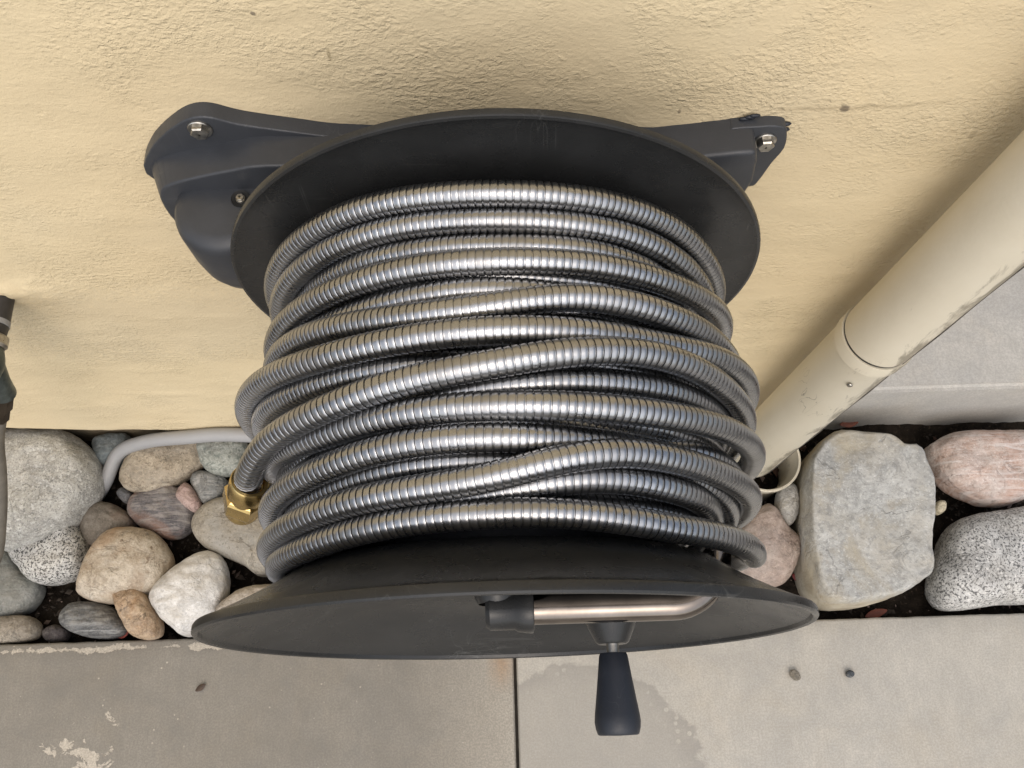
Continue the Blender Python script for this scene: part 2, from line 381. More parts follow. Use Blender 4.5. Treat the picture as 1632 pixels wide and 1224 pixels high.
# soil bed between wall and pavement
nx, ny = 260, 44
X, Y = np.meshgrid(np.linspace(-1.6, 1.6, nx), np.linspace(-.33, .14, ny), indexing='ij')
Z = np.array([[-.048 + .016 * fbm(Vector((x * 9, y * 9, 3)), 4) + .006 * fbm(Vector((x * 60, y * 60, 8)), 2) for x, y in zip(r0, r1)] for r0, r1 in zip(X, Y)])
Z += .03 * np.clip((Y + .02) / .05, 0, 1) * (X > .40)
o = mesh_obj('soil', np.stack([X, Y, Z], -1), grid_faces(nx, ny), SOIL); o['kind'] = 'structure'
# pavement: bed with slabs of its own
CURB = -.303
o = mesh_obj('pavement', [(-3.2, -2.6, -.016), (3.2, -2.6, -.016), (3.2, CURB - .02, -.016), (-3.2, CURB - .02, -.016)], [(0, 1, 2, 3)],
             simple('joint_dirt', (.055, .048, .04), .95, 0., .3, 80), smooth=False)
o['kind'] = 'structure'; pave = o
def slab(x0, x1, y0, y1, m):
    r, k = .004, 10
    n = max(24, int((x1 - x0) / .008)); xs = np.linspace(x0, x1, n)
    w = np.array([.0012 * fbm(Vector((x * 45, 5, 1)), 3) for x in xs])
    rows = [(y1, -.09, 1), (y1, -r, 1), (y1 - r * .3, -r * .3, 1), (y1 - r, 0, .6), (y1 - .03, 0, 0), (y0 + r, 0, 0), (y0, -r, 0), (y0, -.09, 0)]
    V = np.array([[(x, yy + w[i] * ww, zz) for i, x in enumerate(xs)] for yy, zz, ww in rows])
    # round the side edges, slightly chipped
    V[2:6, 1, 0] = x0 + .0022; V[2:6, -2, 0] = x1 - .0022; V[2:6, 1, 2] -= .0004; V[2:6, -2, 2] -= .0004
    V[:, 0, 2] -= r * .8; V[:, -1, 2] -= r * .8
    f = grid_faces(len(rows), n).tolist()
    f += [[q * n for q in range(len(rows))], [q * n + n - 1 for q in range(len(rows))][::-1]]
    s = mesh_obj('slab', V, f, m, pave); fix_normals(s); sharp(s, 50); return s
JX = -.0085
slab(-1.55, JX - .0022, -1.5, CURB, CONC_L)
slab(JX + .0022, 1.55, -1.5, CURB - .0008, CONC_R)
slab(-1.55, JX - .0022, -2.6, -1.506, CONC_L); slab(JX + .0022, 1.55, -2.6, -1.506, CONC_R)

# ------------------------------------------------------------------ stucco wall
wall = empty('stucco_wall', (0, 0, 0)); tag(wall, 'yellow stucco house wall behind the hose reel', 'wall')
STUCCO = stucco_mat()
XE = .452
def wall_bottom(x): return float(np.interp(x, [-.9, -.76, -.56, -.446, 0., .5], [.088, .083, .057, .038, .012, .0]))
xs = np.concatenate([np.linspace(-3.2, -.9, 8)[:-1], np.linspace(-.9, XE, 340)])
zs = np.concatenate([np.linspace(0, 1, 240), np.linspace(1, 2.9, 12)[1:]])
V = np.zeros((len(xs), len(zs), 3))
pf = at(2, 468, 'y', 0.)
for i, x in enumerate(xs):
    zb = wall_bottom(x) + .0025 * noise.noise(Vector((x * 60, 0, 0)))
    for j, z in enumerate(zs):
        zz = zb + z * (1 - zb) if z <= 1 else z
        y = 0.
        if x >= -.91 and z <= 1:
            y = -.0018 * fbm(Vector((x * 7, zz * 11, 2.2)), 4)
            # broad trowel ridges low on the wall
            y -= .0011 * max(0, fbm(Vector((x * 9 + zz * 14, zz * 30 - x * 5, 7.7)), 3)) * (1 if zz < .45 else .4)
            # lump of patching round the tap pipe
            dx, dz = (x - pf[0]) / .055, (zz - pf[2] - .004) / .024
            q = math.exp(-(dx * dx + dz * dz)) * (1 + .6 * fbm(Vector((x * 50, zz * 50, 4)), 3))
            y -= .008 * max(0, q)
            if j < 3: y += (.010, .004, .001)[j]
        V[i, j] = (x, y, zz)
V[-1, :, 1] += .008; V[-2, :, 1] += .002
n, m_ = len(xs), len(zs)
vs_l = V.reshape(-1, 3).tolist(); fl = grid_faces(n, m_).tolist()
# return face of the corner
k0 = len(vs_l)
vs_l += [(XE + .002, .012, V[-1, j, 2]) for j in range(m_)] + [(XE + .002, 2.2, V[-1, j, 2]) for j in range(m_)]
for j in range(m_ - 1):
    fl.append(((n - 1) * m_ + j, (n - 1) * m_ + j + 1, k0 + j + 1, k0 + j))
    fl.append((k0 + j, k0 + j + 1, k0 + m_ + j + 1, k0 + m_ + j))
fix_normals(mesh_obj('stucco_face', vs_l, fl, STUCCO, wall))
# footing set back under the stucco
mesh_obj('footing', [(-3.2, .022, -.1), (XE - .01, .022, -.1), (XE - .01, .022, .13), (-3.2, .022, .13)], [(0, 1, 2, 3)], simple('footing_concrete', (.30, .24, .16), .9, 0., .2, 40, .002), wall, smooth=False)

# low concrete ledge beyond the corner
led = empty('concrete_ledge', (.9, .3, 0)); tag(led, 'low pale concrete ledge beyond the downspout', 'ledge')
bm = bmesh.new(); bmesh.ops.create_cube(bm, size=1)
bmesh.ops.scale(bm, vec=(2.6, 2.6, .30), verts=bm.verts); bmesh.ops.translate(bm, vec=(XE - .02 + 1.3 - .9, 1.302 - .3, -.02), verts=bm.verts)
bmesh.ops.bevel(bm, geom=[e for e in bm.edges if all(v.co.z > 0 for v in e.verts)], offset=.008, segments=3, affect='EDGES')
me = bpy.data.meshes.new('ledge_block'); bm.to_mesh(me); bm.free(); me.materials.append(CONC_E)
o = bpy.data.objects.new('ledge_block', me); link(o, led); me.polygons.foreach_set('use_smooth', np.ones(len(me.polygons), bool)); sharp(o, 40)

# ------------------------------------------------------------------ hose reel
XR, ZC, RF = -.009, .705, .205
reel = empty('hose_reel', (XR, -.1, ZC)); tag(reel, 'black wall-mounted hose reel with wide round flanges and crank', 'hose reel')
AX = (0, -1, 0)
def yl(name, prof, m, parent=reel, n=128, closed=True, a=30): return lathe(name, prof, AX, (XR, 0, ZC), m, parent, n, closed, a)
yl('rear_flange', [(.03, .106), (.10, .105), (.15, .1025), (.190, .1025), (.1985, .1035), (.2025, .1050), (.2045, .1045), (.2052, .1030), (.2050, .0995), (.203, .098), (.19, .0965), (.03, .0965)], FLANGE)
yl('front_flange', [(.03, .326), (.11, .333), (.148, .3410), (.160, .3500), (.175, .3590), (.187, .3655), (.198, .3710), (.2025, .3732), (.2048, .3738), (.2055, .3750), (.2056, .3788), (.2048, .3800), (.2034, .3804), (.2018, .3796), (.2008, .3770),
                    (.197, .3745), (.187, .3695), (.175, .3635), (.160, .3560), (.148, .3490), (.11, .3410), (.03, .337)], FLANGE)
yl('drum', [(.105, .09), (.105, .335)], BLACK, n=64, closed=False)
# swivel boss, steel water tube and crank handle on the front flange
yc = -.362
tz = at(900, 969, 'y', yc)[2]; tz = .700
P0 = at(846, 972, 'y', yc)
def tp(px, py, y): return at(px, py, 'y', y)
zt = ZC - .003
def tz_at(px, py): return at(px, py, 'z', zt)
A0, A1 = tz_at(838, 971), tz_at(1072, 967)
yb = float(A0[1]); A1[1] = yb
bend = [A0 + (A1 - A0) * q for q in np.linspace(0, 1, 12)]
r_b = .034
for t in np.linspace(5, 90, 18):
    t = math.radians(t); bend.append(A1 + np.array([r_b * math.sin(t), r_b * (1 - math.cos(t)), 0]))
bend.append(bend[-1] + np.array([0, .02, 0]))
tb = tube('water_tube', bend, .0108, CHROME, reel, 32, k=0)
c0 = np.array([A0[0] - .034, yb, zt])
sw = lathe('swivel', [(0, 0), (.0115, 0), (.0138, .003), (.0138, .020), (.0152, .022), (.0165, .031), (.0162, .033), (.0150, .0335), (.0148, .0305), (.0138, .0305), (.0136, .0325), (.012, .0325), (.0108, .026)], (1, 0, 0), c0 + np.array([.006, 0, 0]), FLANGE, reel, 40)
lathe('swivel_post', [(.018, .325), (.0165, .352), (.013, .358)], AX, (c0[0] + .014, 0, zt), FLANGE, reel, 40)
zh = .648
Hn, He = at(977, 1040, 'z', zh), at(979, 1172, 'z', zh)
hy0, hy1 = -Hn[1], -He[1]; hx = float(Hn[0])
lathe('crank_boss', [(.036, .336), (.0245, .3565), (.0125, hy0 - .0075), (.0105, hy0 - .006), (0, hy0 - .006)], AX, (hx, 0, zh), FLANGE, reel, 48)
ch = empty('crank_handle', (0, 0, 0)); ch.parent = reel
ch.location = Vector((hx, -hy0, zh)) - reel.location
lathe('shaft', [(.0046, hy0 - .014), (.0046, hy0 + .004)], AX, (hx, 0, zh), BOLT, ch, 24)
L = hy1 - hy0
lathe('grip', [(.003, hy0), (.0098, hy0 + .0004), (.0106, hy0 + .0022), (.0122, hy0 + L * .25), (.0146, hy0 + L * .55), (.0164, hy0 + L * .76), (.0168, hy0 + L * .84),
               (.0162, hy0 + L * .92), (.0150, hy0 + L * .985), (.0138, hy0 + L), (0, hy0 + L + .0004)], AX, (hx, 0, zh), GRIP, ch, 48, smooth_angle=60)

# wall bracket behind the reel
plate = [(-.2909, .735), (-.2765, .764), (-.258, .7837), (-.2385, .7985), (-.2253, .803), (-.2147, .8013), (-.2026, .795), (-.182, .788), (-.1135, .7705), (0, .752), (.12, .748), (.12, .66), (-.2, .66), (-.245, .68), (-.270, .705)]
extrude_poly('mounting_plate', smooth_poly(plate, 3), .004, -.0135, BLACK, reel, .004, 3)
arm = [(-.2915, .735), (-.283, .752), (-.262, .7605), (-.2345, .7665), (-.208, .7735), (-.182, .7785), (-.11, .772), (0, .755), (.12, .745), (.12, .70), (-.19, .64), (-.25, .638), (-.278, .668), (-.290, .703)]
armf = [(-.2745, .735), (-.268, .752), (-.255, .7605), (-.2325, .7680), (-.207, .7745), (-.180, .7790), (-.11, .773), (0, .757), (.12, .747), (.12, .705), (-.19, .655), (-.242, .652), (-.265, .674), (-.2745, .704)]
extrude_poly('bracket_arm', smooth_poly(arm, 3), 0.003, -.041, BLACK, reel, .011, 5, front=smooth_poly(armf, 3))
bx, by_, br = -.2200, -.0540, .043
lathe('pivot_barrel', [(0, -.086), (.014, -.0855), (.026, -.0815), (.0345, -.073), (.0388, -.060), (.0405, -.042), (.0405, -.010), (.0395, -.0035), (.0360, .0010), (.027, .003), (0, .004)], (0, 0, 1), (bx, by_, .7475), BLACK, reel, 64, smooth_angle=60)
lathe('screw_hole', [(0, .0002), (.0062, .0002), (.0072, .0006), (.0076, -.001)], (0, 0, 1), at(383, 316, 'z', .7522), plastic('hole_black', (.006, .006, .006), .6), reel, 24)
def hexbolt(c, ax, r, parent, wash=1.35, h=.006, m=BOLT):
    c = np.asarray(c, float); b = empty('bolt'); b.parent = parent; b.location = Vector(c - ploc(parent))
    lathe('washer', [(0, 0), (r * wash, 0), (r * wash, .0012), (r * wash * .93, .0018), (0, .0018)], ax, c, m, b, 32)
    a = Vector(ax).normalized(); x = a.orthogonal().normalized(); y = a.cross(x); V = []
    for rr, hh in ((r, .0015), (r, h * .82), (r * .86, h), (0.001, h * 1.02)):
        V += [c + np.array(a) * hh + rr * np.array(x * math.cos(t) + y * math.sin(t)) for t in [k * math.pi / 3 + .3 for k in range(6)]]
    o = mesh_obj('head', V, grid_faces(4, 6, False, True), m, b, smooth=False); fix_normals(o)
    return b
hexbolt(at(319, 205, 'y', -.0135), AX, .0072, reel, 1.28)
hexbolt(at(384, 318, 'z', .7526), (0, 0, 1), .0034, reel, 1.1, .004)
# right end of the bracket
rarm = [(.05, .765), (.118, .7565), (.180, .7655), (.1945, .7665), (.1985, .752), (.2015, .725), (.198, .700), (.18, .690), (.05, .690)]
extrude_poly('bracket_end', rarm, .003, -.033, BLACK, reel, .004, 3, .02)
tabp = [(.17, .758), (.197, .767), (.2168, .766), (.2225, .757), (.2255, .738), (.2205, .718), (.2160, .693), (.209, .685), (.17, .69)]
extrude_poly('bolt_tab', smooth_poly(tabp, 3), .003, -.0105, BLACK, reel, .003, 3)
hexbolt(at(1219, 224, 'y', -.0105), AX, .0070, reel, 1.3, .007)
# dark sealant squeezed out round the tab
for px, py, r in ((1196, 186, .0030), (1204, 184, .0026), (1186, 189, .0028), (1249, 206, .0032), (1251, 198, .003)):
    c = at(px, py, 'y', -.003); bm = bmesh.new(); bmesh.ops.create_icosphere(bm, subdivisions=2, radius=r)
    for v in bm.verts: v.co *= 1 + .45 * noise.noise(v.co * 300 + Vector((px, py, 0))); v.co.x *= 1.6; v.co.y *= .6; v.co.z *= .7
    bmesh.ops.translate(bm, vec=Vector(c - ploc(reel)), verts=bm.verts)
    me = bpy.data.meshes.new('sealant'); bm.to_mesh(me); bm.free(); me.materials.append(GRIP); me.polygons.foreach_set('use_smooth', np.ones(len(me.polygons), bool)); link(bpy.data.objects.new('sealant', me), reel)

# ------------------------------------------------------------------ the metal hose, one continuous winding
DH = .0168
def rho_out(y): return float(np.interp(-y, [.11, .15, .20, .25, .285, .31, .33, .36], [.170, .171, .176, .1805, .178, .167, .158, .155]))
def on_bundle(px, py, dr):
    rho = .17
    for _ in range(6):
        q = ray(px, py); A = q[0] ** 2 + q[2] ** 2; ox, oz = c_pos[0] - XR, c_pos[2] - ZC
        B = ox * q[0] + oz * q[2]; C = ox * ox + oz * oz - (rho) ** 2; disc = B * B - A * C
        P = c_pos + (-B - math.sqrt(max(disc, 0))) / A * q
        rho = float(np.interp(math.degrees(math.atan2(P[2] - ZC, P[0] - XR)), [17, 55, 90, 125, 163], [dr[2], .35 * dr[2] + .65 * dr[1], dr[1], .35 * dr[0] + .65 * dr[1], dr[0]]))
    return math.atan2(P[2] - ZC, P[0] - XR), P[1], math.hypot(P[2] - ZC, P[0] - XR)
STR = {
 's1': (0, [(428, 480), (450, 425), (490, 382), (540, 350), (620, 326), (720, 315), (800, 313), (900, 317), (1000, 333), (1080, 368), (1125, 420), (1143, 470)]),
 's2': (-.25, [(455, 470), (475, 440), (522, 400), (600, 368), (683, 352), (794, 347), (900, 352), (1000, 372), (1075, 412), (1120, 458), (1142, 500)]),
 's3': (-.40, [(448, 490), (478, 458), (517, 430), (572, 410), (628, 399), (683, 391), (794, 385), (883, 391), (955, 400), (1040, 432), (1100, 480)]),
 's4': (.05, [(427, 562), (442, 535), (475, 503), (517, 474), (572, 452), (628, 435), (711, 422), (794, 417), (883, 419), (967, 428), (1036, 446), (1092, 474), (1128, 508), (1140, 530)]),
 's5b': (-.7, [(450, 520), (520, 470), (640, 440), (780, 436), (870, 441), (940, 448), (994, 460), (1050, 482), (1105, 515)]),
 's5': (-.42, [(440, 565), (489, 533), (544, 510), (600, 491), (655, 476), (711, 466), (794, 460), (870, 468), (950, 478), (1040, 500), (1110, 545)]),
 's6': (.05, [(425, 590), (483, 546), (544, 524), (628, 511), (711, 502), (800, 488), (870, 476), (939, 475), (1008, 489), (1078, 512), (1133, 538), (1172, 568), (1196, 604)]),
 'sb': (-.45, [(412, 612), (460, 575), (500, 556), (544, 543), (640, 535), (760, 540), (900, 520), (1010, 515), (1100, 560)]),
 's7': (.15, [(373, 680), (390, 640), (419, 610), (461, 590), (517, 573), (572, 558), (628, 545), (711, 533), (794, 527), (883, 526), (967, 531), (1050, 545), (1119, 566), (1168, 595), (1195, 630)]),
 's9a': (-.55, [(392, 700), (420, 660), (470, 625), (540, 600), (620, 585), (720, 575), (830, 556), (930, 545), (1030, 555), (1110, 590), (1160, 640)]),
 's8': (.28, [(404, 745), (420, 712), (468, 680), (526, 652), (585, 628), (650, 606), (732, 590), (800, 578), (883, 564), (967, 560), (1036, 566), (1092, 584), (1150, 622), (1185, 668)]),
 's9': (-.45, [(400, 735), (440, 695), (520, 668), (644, 636), (732, 624), (800, 614), (888, 607), (976, 610), (1065, 623), (1123, 645), (1170, 690)]),
 's10': (0, [(424, 770), (447, 732), (497, 704), (556, 680), (615, 664), (703, 652), (800, 647), (888, 647), (976, 653), (1065, 664), (1138, 679), (1190, 706), (1214, 745)]),
 's10b': ((-.5, -.5, -.02), [(440, 800), (480, 755), (560, 715), (700, 672), (850, 668), (980, 676), (1060, 690), (1120, 708), (1160, 728), (1192, 762)]),
 's11': (-.05, [(438, 835), (447, 805), (473, 778), (526, 748), (585, 724), (644, 709), (732, 698), (800, 694), (888, 693), (976, 698), (1050, 709), (1109, 728), (1153, 755), (1180, 790)]),
 's12': (-.5, [(447, 838), (473, 812), (526, 781), (585, 758), (630, 746), (680, 738), (732, 735), (800, 732), (860, 729), (950, 735), (1050, 760), (1130, 800)]),
 's12b': (-.95, [(440, 860), (520, 805), (594, 775), (644, 763), (720, 755), (830, 765), (900, 776), (960, 776), (1060, 800), (1140, 840)]),
 's13': (.08, [(428, 885), (447, 855), (497, 827), (556, 804), (615, 790), (673, 782), (732, 773), (800, 762), (859, 745), (918, 731), (976, 727), (1035, 736), (1094, 754), (1138, 776), (1168, 806)]),
 's13b': (-.35, [(425, 900), (480, 850), (600, 812), (760, 790), (880, 768), (932, 764), (991, 768), (1050, 782), (1109, 802), (1150, 824), (1168, 845)]),
 's14': (.05, [(413, 935), (430, 907), (468, 883), (526, 860), (585, 843), (644, 832), (732, 823), (800, 819), (888, 817), (976, 825), (1065, 842), (1138, 858), (1190, 871)]),
}
RHO = {'s1': (0.170, 0.170, 0.167), 's2': (0.163, 0.166, 0.163), 's3': (0.160, 0.163, 0.158), 's4': (0.164, 0.173, 0.160), 's5b': (0.155, 0.160, 0.155), 's5': (0.155, 0.166, 0.160), 's6': (0.160, 0.176, 0.176), 'sb': (0.158, 0.165, 0.165), 's7': (0.184, 0.180, 0.172), 's9a': (0.174, 0.170, 0.165), 's8': (0.180, 0.185, 0.172), 's9': (0.165, 0.170, 0.165), 's10': (0.158, 0.177, 0.179), 's10b': (0.152, 0.165, 0.174), 's11': (0.154, 0.174, 0.168), 's12': (0.150, 0.160, 0.155), 's12b': (0.145, 0.150, 0.150), 's13': (0.155, 0.168, 0.154), 's13b': (0.150, 0.158, 0.150), 's14': (0.157, 0.160, 0.172)}   # distance from the axle: left, top, right
NA = 121                                           # samples of the visible half turn
PHI = np.linspace(math.radians(8), math.radians(172), NA)
SY, SR = {}, {}
ker = np.exp(-.5 * (np.arange(-9, 10) / 3.2) ** 2); ker /= ker.sum()
def sm(a): return np.convolve(np.pad(a, 9, mode='reflect', reflect_type='odd'), ker, 'valid')
for nme, (lev, pts) in STR.items():
    q = sorted(on_bundle(px, py, RHO[nme]) for px, py in pts)
    ph, yy, rr = map(np.array, zip(*q))
    ok = (ph > math.radians(21)) & (ph < math.radians(159)); ph, yy, rr = ph[ok], yy[ok], rr[ok]
    keep = np.concatenate([[True], np.diff(ph) > .004]); ph, yy, rr = ph[keep], yy[keep], rr[keep]
    # beyond the outline the turn runs on with its slope dying away
    for e in (0, -1):
        i2 = 2 if e == 0 else -3; sl = np.clip((yy[e] - yy[i2]) / (ph[e] - ph[i2]), -.05, .05); lim = math.radians(2) if e == 0 else math.radians(178)
        np_, ny = np.linspace(ph[e], lim, 8)[1:], []
        for q2 in np_: dq = q2 - ph[e]; ny.append(yy[e] + sl * dq * (1 - .5 * abs(dq) / .5 if abs(dq) < .5 else .5))
        tr = RHO[nme][2] if e == 0 else RHO[nme][0]; nr_ = np.linspace(rr[e], tr, 8)[1:]
        if e == 0: ph, yy, rr = np.r_[np_[::-1], ph], np.r_[ny[::-1], yy], np.r_[nr_[::-1], rr]
        else: ph, yy, rr = np.r_[ph, np_], np.r_[yy, ny], np.r_[rr, nr_]
    SY[nme] = sm(np.interp(PHI, ph, yy)); SR[nme] = sm(np.interp(PHI, ph, rr))
names = list(STR); Ym = np.array([SY[n] for n in names]); Rm = np.array([SR[n] for n in names])
Y0 = Ym.copy()
def rk(v): return np.interp(np.degrees(PHI), [40, 75, 105, 140], [v[2], v[1], v[1], v[0]]) if np.ndim(v) else np.full(NA, float(v))
rank = [rk(STR[n][0]) for n in names]
for it in range(160):                               # let the turns lie on one another instead of through one another
    dy = np.zeros_like(Ym); dr = np.zeros_like(Rm)
    for i in range(len(names)):
        for j in range(i + 1, len(names)):
            vy = Ym[j] - Ym[i]; vr = Rm[j] - Rm[i]; d = np.hypot(vy, vr) + 1e-6
            pen = np.clip(DH * .97 - d, 0, None)
            if not pen.any(): continue
            # the higher-ranked strand keeps its place, the other is pressed inwards
            s = np.where(rank[j] >= rank[i], 1., -1.)
            wi = np.where(s > 0, .7, .3); wj = 1 - wi
            dr[j] += s * pen * wj * .5; dr[i] -= s * pen * wi * .5
            sgn = np.where(vy >= 0, 1., -1.)
            dy[j] += sgn * pen * .10; dy[i] -= sgn * pen * .10
    dy += (Y0 - Ym) * .15
    Ym += dy; Rm += np.clip(dr, -.002, .002)
    Rm = np.maximum(Rm, .118)
    if it % 8 == 7:
        for i in range(len(names)): Ym[i] = .5 * Ym[i] + .5 * sm(Ym[i]); Rm[i] = .5 * Rm[i] + .5 * sm(Rm[i])
Ym = np.clip(Ym, -.3365, -.106 - DH * .5)
for i, n in enumerate(names): SY[n], SR[n] = Ym[i], Rm[i]
order = ['s13b', 's12b', 's12', 's10b', 's9', 's9a', 'sb', 's5b', 's5', 's3', 's2', 's1', 's4', 's6', 's7', 's10', 's11', 's13', 's14', 's8']
path = []
def polar(ph, y, r): return (XR + r * math.cos(ph), y, ZC + r * math.sin(ph))
# inner layer on the drum
for k in range(13):
    for t in np.linspace(0, 2 * math.pi, 90, endpoint=False):
        y = -.118 - (k + t / (2 * math.pi)) * .0168
        path.append(polar(t, y, float(np.interp(-y, [.11, .15, .18, .29, .31, .35], [.142, .146, .154, .154, .146, .140]))))
last = (path[-1][1], .14, -.003, 0.)
und = np.linspace(0, 1, 90); DPH = math.radians(196); dp = PHI[1] - PHI[0]
def herm(a, b, ma, mb, u): return a * (2 * u ** 3 - 3 * u * u + 1) + ma * (u ** 3 - 2 * u * u + u) + b * (-2 * u ** 3 + 3 * u * u) + mb * (u ** 3 - u * u)
for n in order:
    y1, r1 = SY[n][0], SR[n][0]
    m1, q1 = np.clip((SY[n][3] - SY[n][0]) / (3 * dp), -.03, .03) * DPH, np.clip((SR[n][3] - SR[n][0]) / (3 * dp), -.02, .02) * DPH
    for u in und[(1 if n != order[0] else 30):-1]:           # round underneath to the next visible turn
        ph = math.radians(172 - 360) + u * DPH
        path.append(polar(ph, max(-.329, min(-.117, herm(last[0], y1, last[2], m1, u))), herm(last[1], r1, last[3], q1, u) - .008 * math.sin(math.pi * u) ** 2))
    for ph, y, r in zip(PHI, SY[n], SR[n]): path.append(polar(ph, y, r))
    last = (SY[n][-1], SR[n][-1], float(np.clip((SY[n][-1] - SY[n][-4]) / (3 * dp), -.04, .04) * DPH), float(np.clip((SR[n][-1] - SR[n][-4]) / (3 * dp), -.02, .02) * DPH))
# free end with the brass coupling leaves the bundle on the left
C0, C1 = at(399, 766, 'z', .738), at(383, 824, 'z', .690)
path = np.array(path)
cut = len(path)
while path[cut - 1][2] < .778 or cut == len(path): cut -= 1
path = path[:cut]
cd = (C1 - C0) / np.linalg.norm(C1 - C0)
tail = catmull(np.vstack([path[-12], path[-6], path[-1], C0 - cd * .006, C0 + cd * .012]), 12)[24:]
path = np.vstack([path, tail])
kk = np.exp(-.5 * (np.arange(-6, 7) / 2.) ** 2); kk /= kk.sum()
for ax in range(3): path[:, ax] = np.convolve(np.pad(path[:, ax], 6, mode='edge'), kk, 'valid')
def corrugated(name, P, r, pitch, m, parent, ns=16):
    seg = np.linalg.norm(np.diff(P, axis=0), axis=1); s = np.concatenate([[0], np.cumsum(seg)])
    nr = int(s[-1] / pitch)
    prof = [(.0, .865), (.14, .865), (.18, .985), (.27, 1.012), (.55, .998), (.96, .972)]
    S = np.array([(k + u) * pitch for k in range(nr) for u, _ in prof]); RR = np.tile([q for _, q in prof], nr) * r
    C = np.stack([np.interp(S, s, P[:, a]) for a in range(3)], -1)
    Cs = np.stack([np.interp(S + pitch, s, P[:, a]) - np.interp(S - pitch, s, P[:, a]) for a in range(3)], -1)
    T = Cs / np.linalg.norm(Cs, axis=1)[:, None]
    rad = C - np.array([XR, 0, ZC]); rad[:, 1] = 0
    N = rad - T * (rad * T).sum(1)[:, None]; N /= np.linalg.norm(N, axis=1)[:, None]; B = np.cross(T, N)
    t = np.linspace(0, 2 * np.pi, ns, endpoint=False)
    V = C[:, None] + RR[:, None, None] * (N[:, None] * np.cos(t)[None, :, None] + B[:, None] * np.sin(t)[None, :, None])
    n = len(S); fc = grid_faces(n, ns, False, True)
    me = bpy.data.meshes.new(name); off = ploc(parent); V = (V - off).reshape(-1, 3)
    me.vertices.add(len(V)); me.vertices.foreach_set('co', V.ravel())
    me.loops.add(fc.size); me.loops.foreach_set('vertex_index', fc.ravel().astype(np.int32))
    me.polygons.add(len(fc)); me.polygons.foreach_set('loop_start', np.arange(0, fc.size, 4, dtype=np.int32))
    me.update(calc_edges=True); me.validate()
    me.polygons.foreach_set('use_smooth', np.ones(len(me.polygons), bool)); me.materials.append(m); me.update()
    ev = np.zeros(len(me.edges) * 2, np.int32); me.edges.foreach_get('vertices', ev); ev = ev.reshape(-1, 2) // ns
    hard = (ev[:, 0] == ev[:, 1]) & np.isin(ev[:, 0] % len(prof), (0, 1, 2, 5))
    at_ = me.attributes.get('sharp_edge') or me.attributes.new('sharp_edge', 'BOOLEAN', 'EDGE'); at_.data.foreach_set('value', hard)
    return link(bpy.data.objects.new(name, me), parent)
hose = empty('metal_garden_hose', tuple(path[len(path) // 2])); tag(hose, 'ribbed stainless steel garden hose wound on the black reel', 'hose')
corrugated('hose_tube', path, DH / 2, .0045, STEEL, hose)
# brass coupling: collar, hex and rounded mouth
cp = empty('coupling'); cp.parent = hose; cp.location = Vector(C0) - hose.location
lathe('collar', [(.0104, .010), (.0108, .0), (.0130, -.0006), (.0138, .0006), (.0140, .014), (.0136, .020)], cd, C0, BRASS, cp, 48)
a = Vector(cd); x = a.orthogonal().normalized(); yv = a.cross(x); Vh = []
for rr, hh in ((.0130, .0155), (.0152, .0175), (.0164, .020), (.0164, .032), (.0155, .0348), (.0132, .0365)):
    Vh += [C0 + cd * hh + (rr * (1 if abs(rr - .0152) < 1e-6 else 1)) * np.array(x * math.cos(t) + yv * math.sin(t)) for t in [k * math.pi / 3 for k in range(6)]]
o = mesh_obj('hex_nut', Vh, grid_faces(6, 6, False, True), BRASS, cp, smooth=False); fix_normals(o)
lathe('mouth', [(.0122, .0345), (.0128, .036), (.0128, .042), (.0118, .0445), (.0095, .0445), (.0095, .038)], cd, C0, BRASS, cp, 48)

# ------------------------------------------------------------------ downspout and its drain socket
PAINT = None
def paint_mat():
    m = Mat('cream_paint', .42, spec=.4); 
    c = m.mix(m.ramp(m.noise(9, 5, .6), [(.35, 0.), (.7, 1.)]), (.625, .57, .445), (.67, .62, .50))
    scr = m.noise(42, 2, .5, 2.2, src=m.map((1, 1, .32))); ln = m.math('ABSOLUTE', m.math('SUBTRACT', scr, .5))
    msk = m.ramp(m.noise(13, 3, .5, src=m.map(loc=(3, 1, 2))), [(.62, 0.), (.66, 1.)])
    ln = m.math('MULTIPLY', m.ramp(ln, [(.003, 1.), (.007, 0.)]), msk)
    c = m.mix(m.math('MULTIPLY', ln, .75), c, (.08, .065, .045))
    dirt = m.math('MULTIPLY', m.ramp(m.noise(70, 5, .7), [(.56, 0.), (.68, 1.)]), m.ramp(m.noise(8, 3), [(.60, 0.), (.72, 1.)]))
    c = m.mix(m.math('MULTIPLY', dirt, .5), c, (.25, .20, .13))
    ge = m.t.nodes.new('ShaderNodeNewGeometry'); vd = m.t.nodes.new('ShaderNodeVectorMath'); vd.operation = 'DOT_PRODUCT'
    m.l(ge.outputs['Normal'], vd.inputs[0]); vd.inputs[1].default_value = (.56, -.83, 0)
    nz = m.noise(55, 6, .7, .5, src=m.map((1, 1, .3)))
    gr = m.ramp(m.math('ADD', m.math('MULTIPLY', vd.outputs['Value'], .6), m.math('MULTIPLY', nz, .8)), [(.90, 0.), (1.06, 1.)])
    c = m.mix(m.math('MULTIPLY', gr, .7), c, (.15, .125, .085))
    m.color(c); m.bump(m.noise(25, 3), .001, .3); m.bump(m.noise(240, 3), .0004, .4); return m.m
PAINT = paint_mat()
dn = empty('downspout', (.366, -.058, .0)); tag(dn, 'cream painted round downspout at the wall corner', 'downspout')
ca = np.array([.3908, -.058, .408]); lo = np.array([.3620, -.058, .035]); dirv = (ca - lo) / np.linalg.norm(ca - lo)
rp = .0391
J0 = float((at(1352, 572, 'y', -.09) - lo) @ dirv) - .008
def pl(name, prof, m): return lathe(name, prof, tuple(dirv), lo, m, dn, 72, smooth_angle=30)
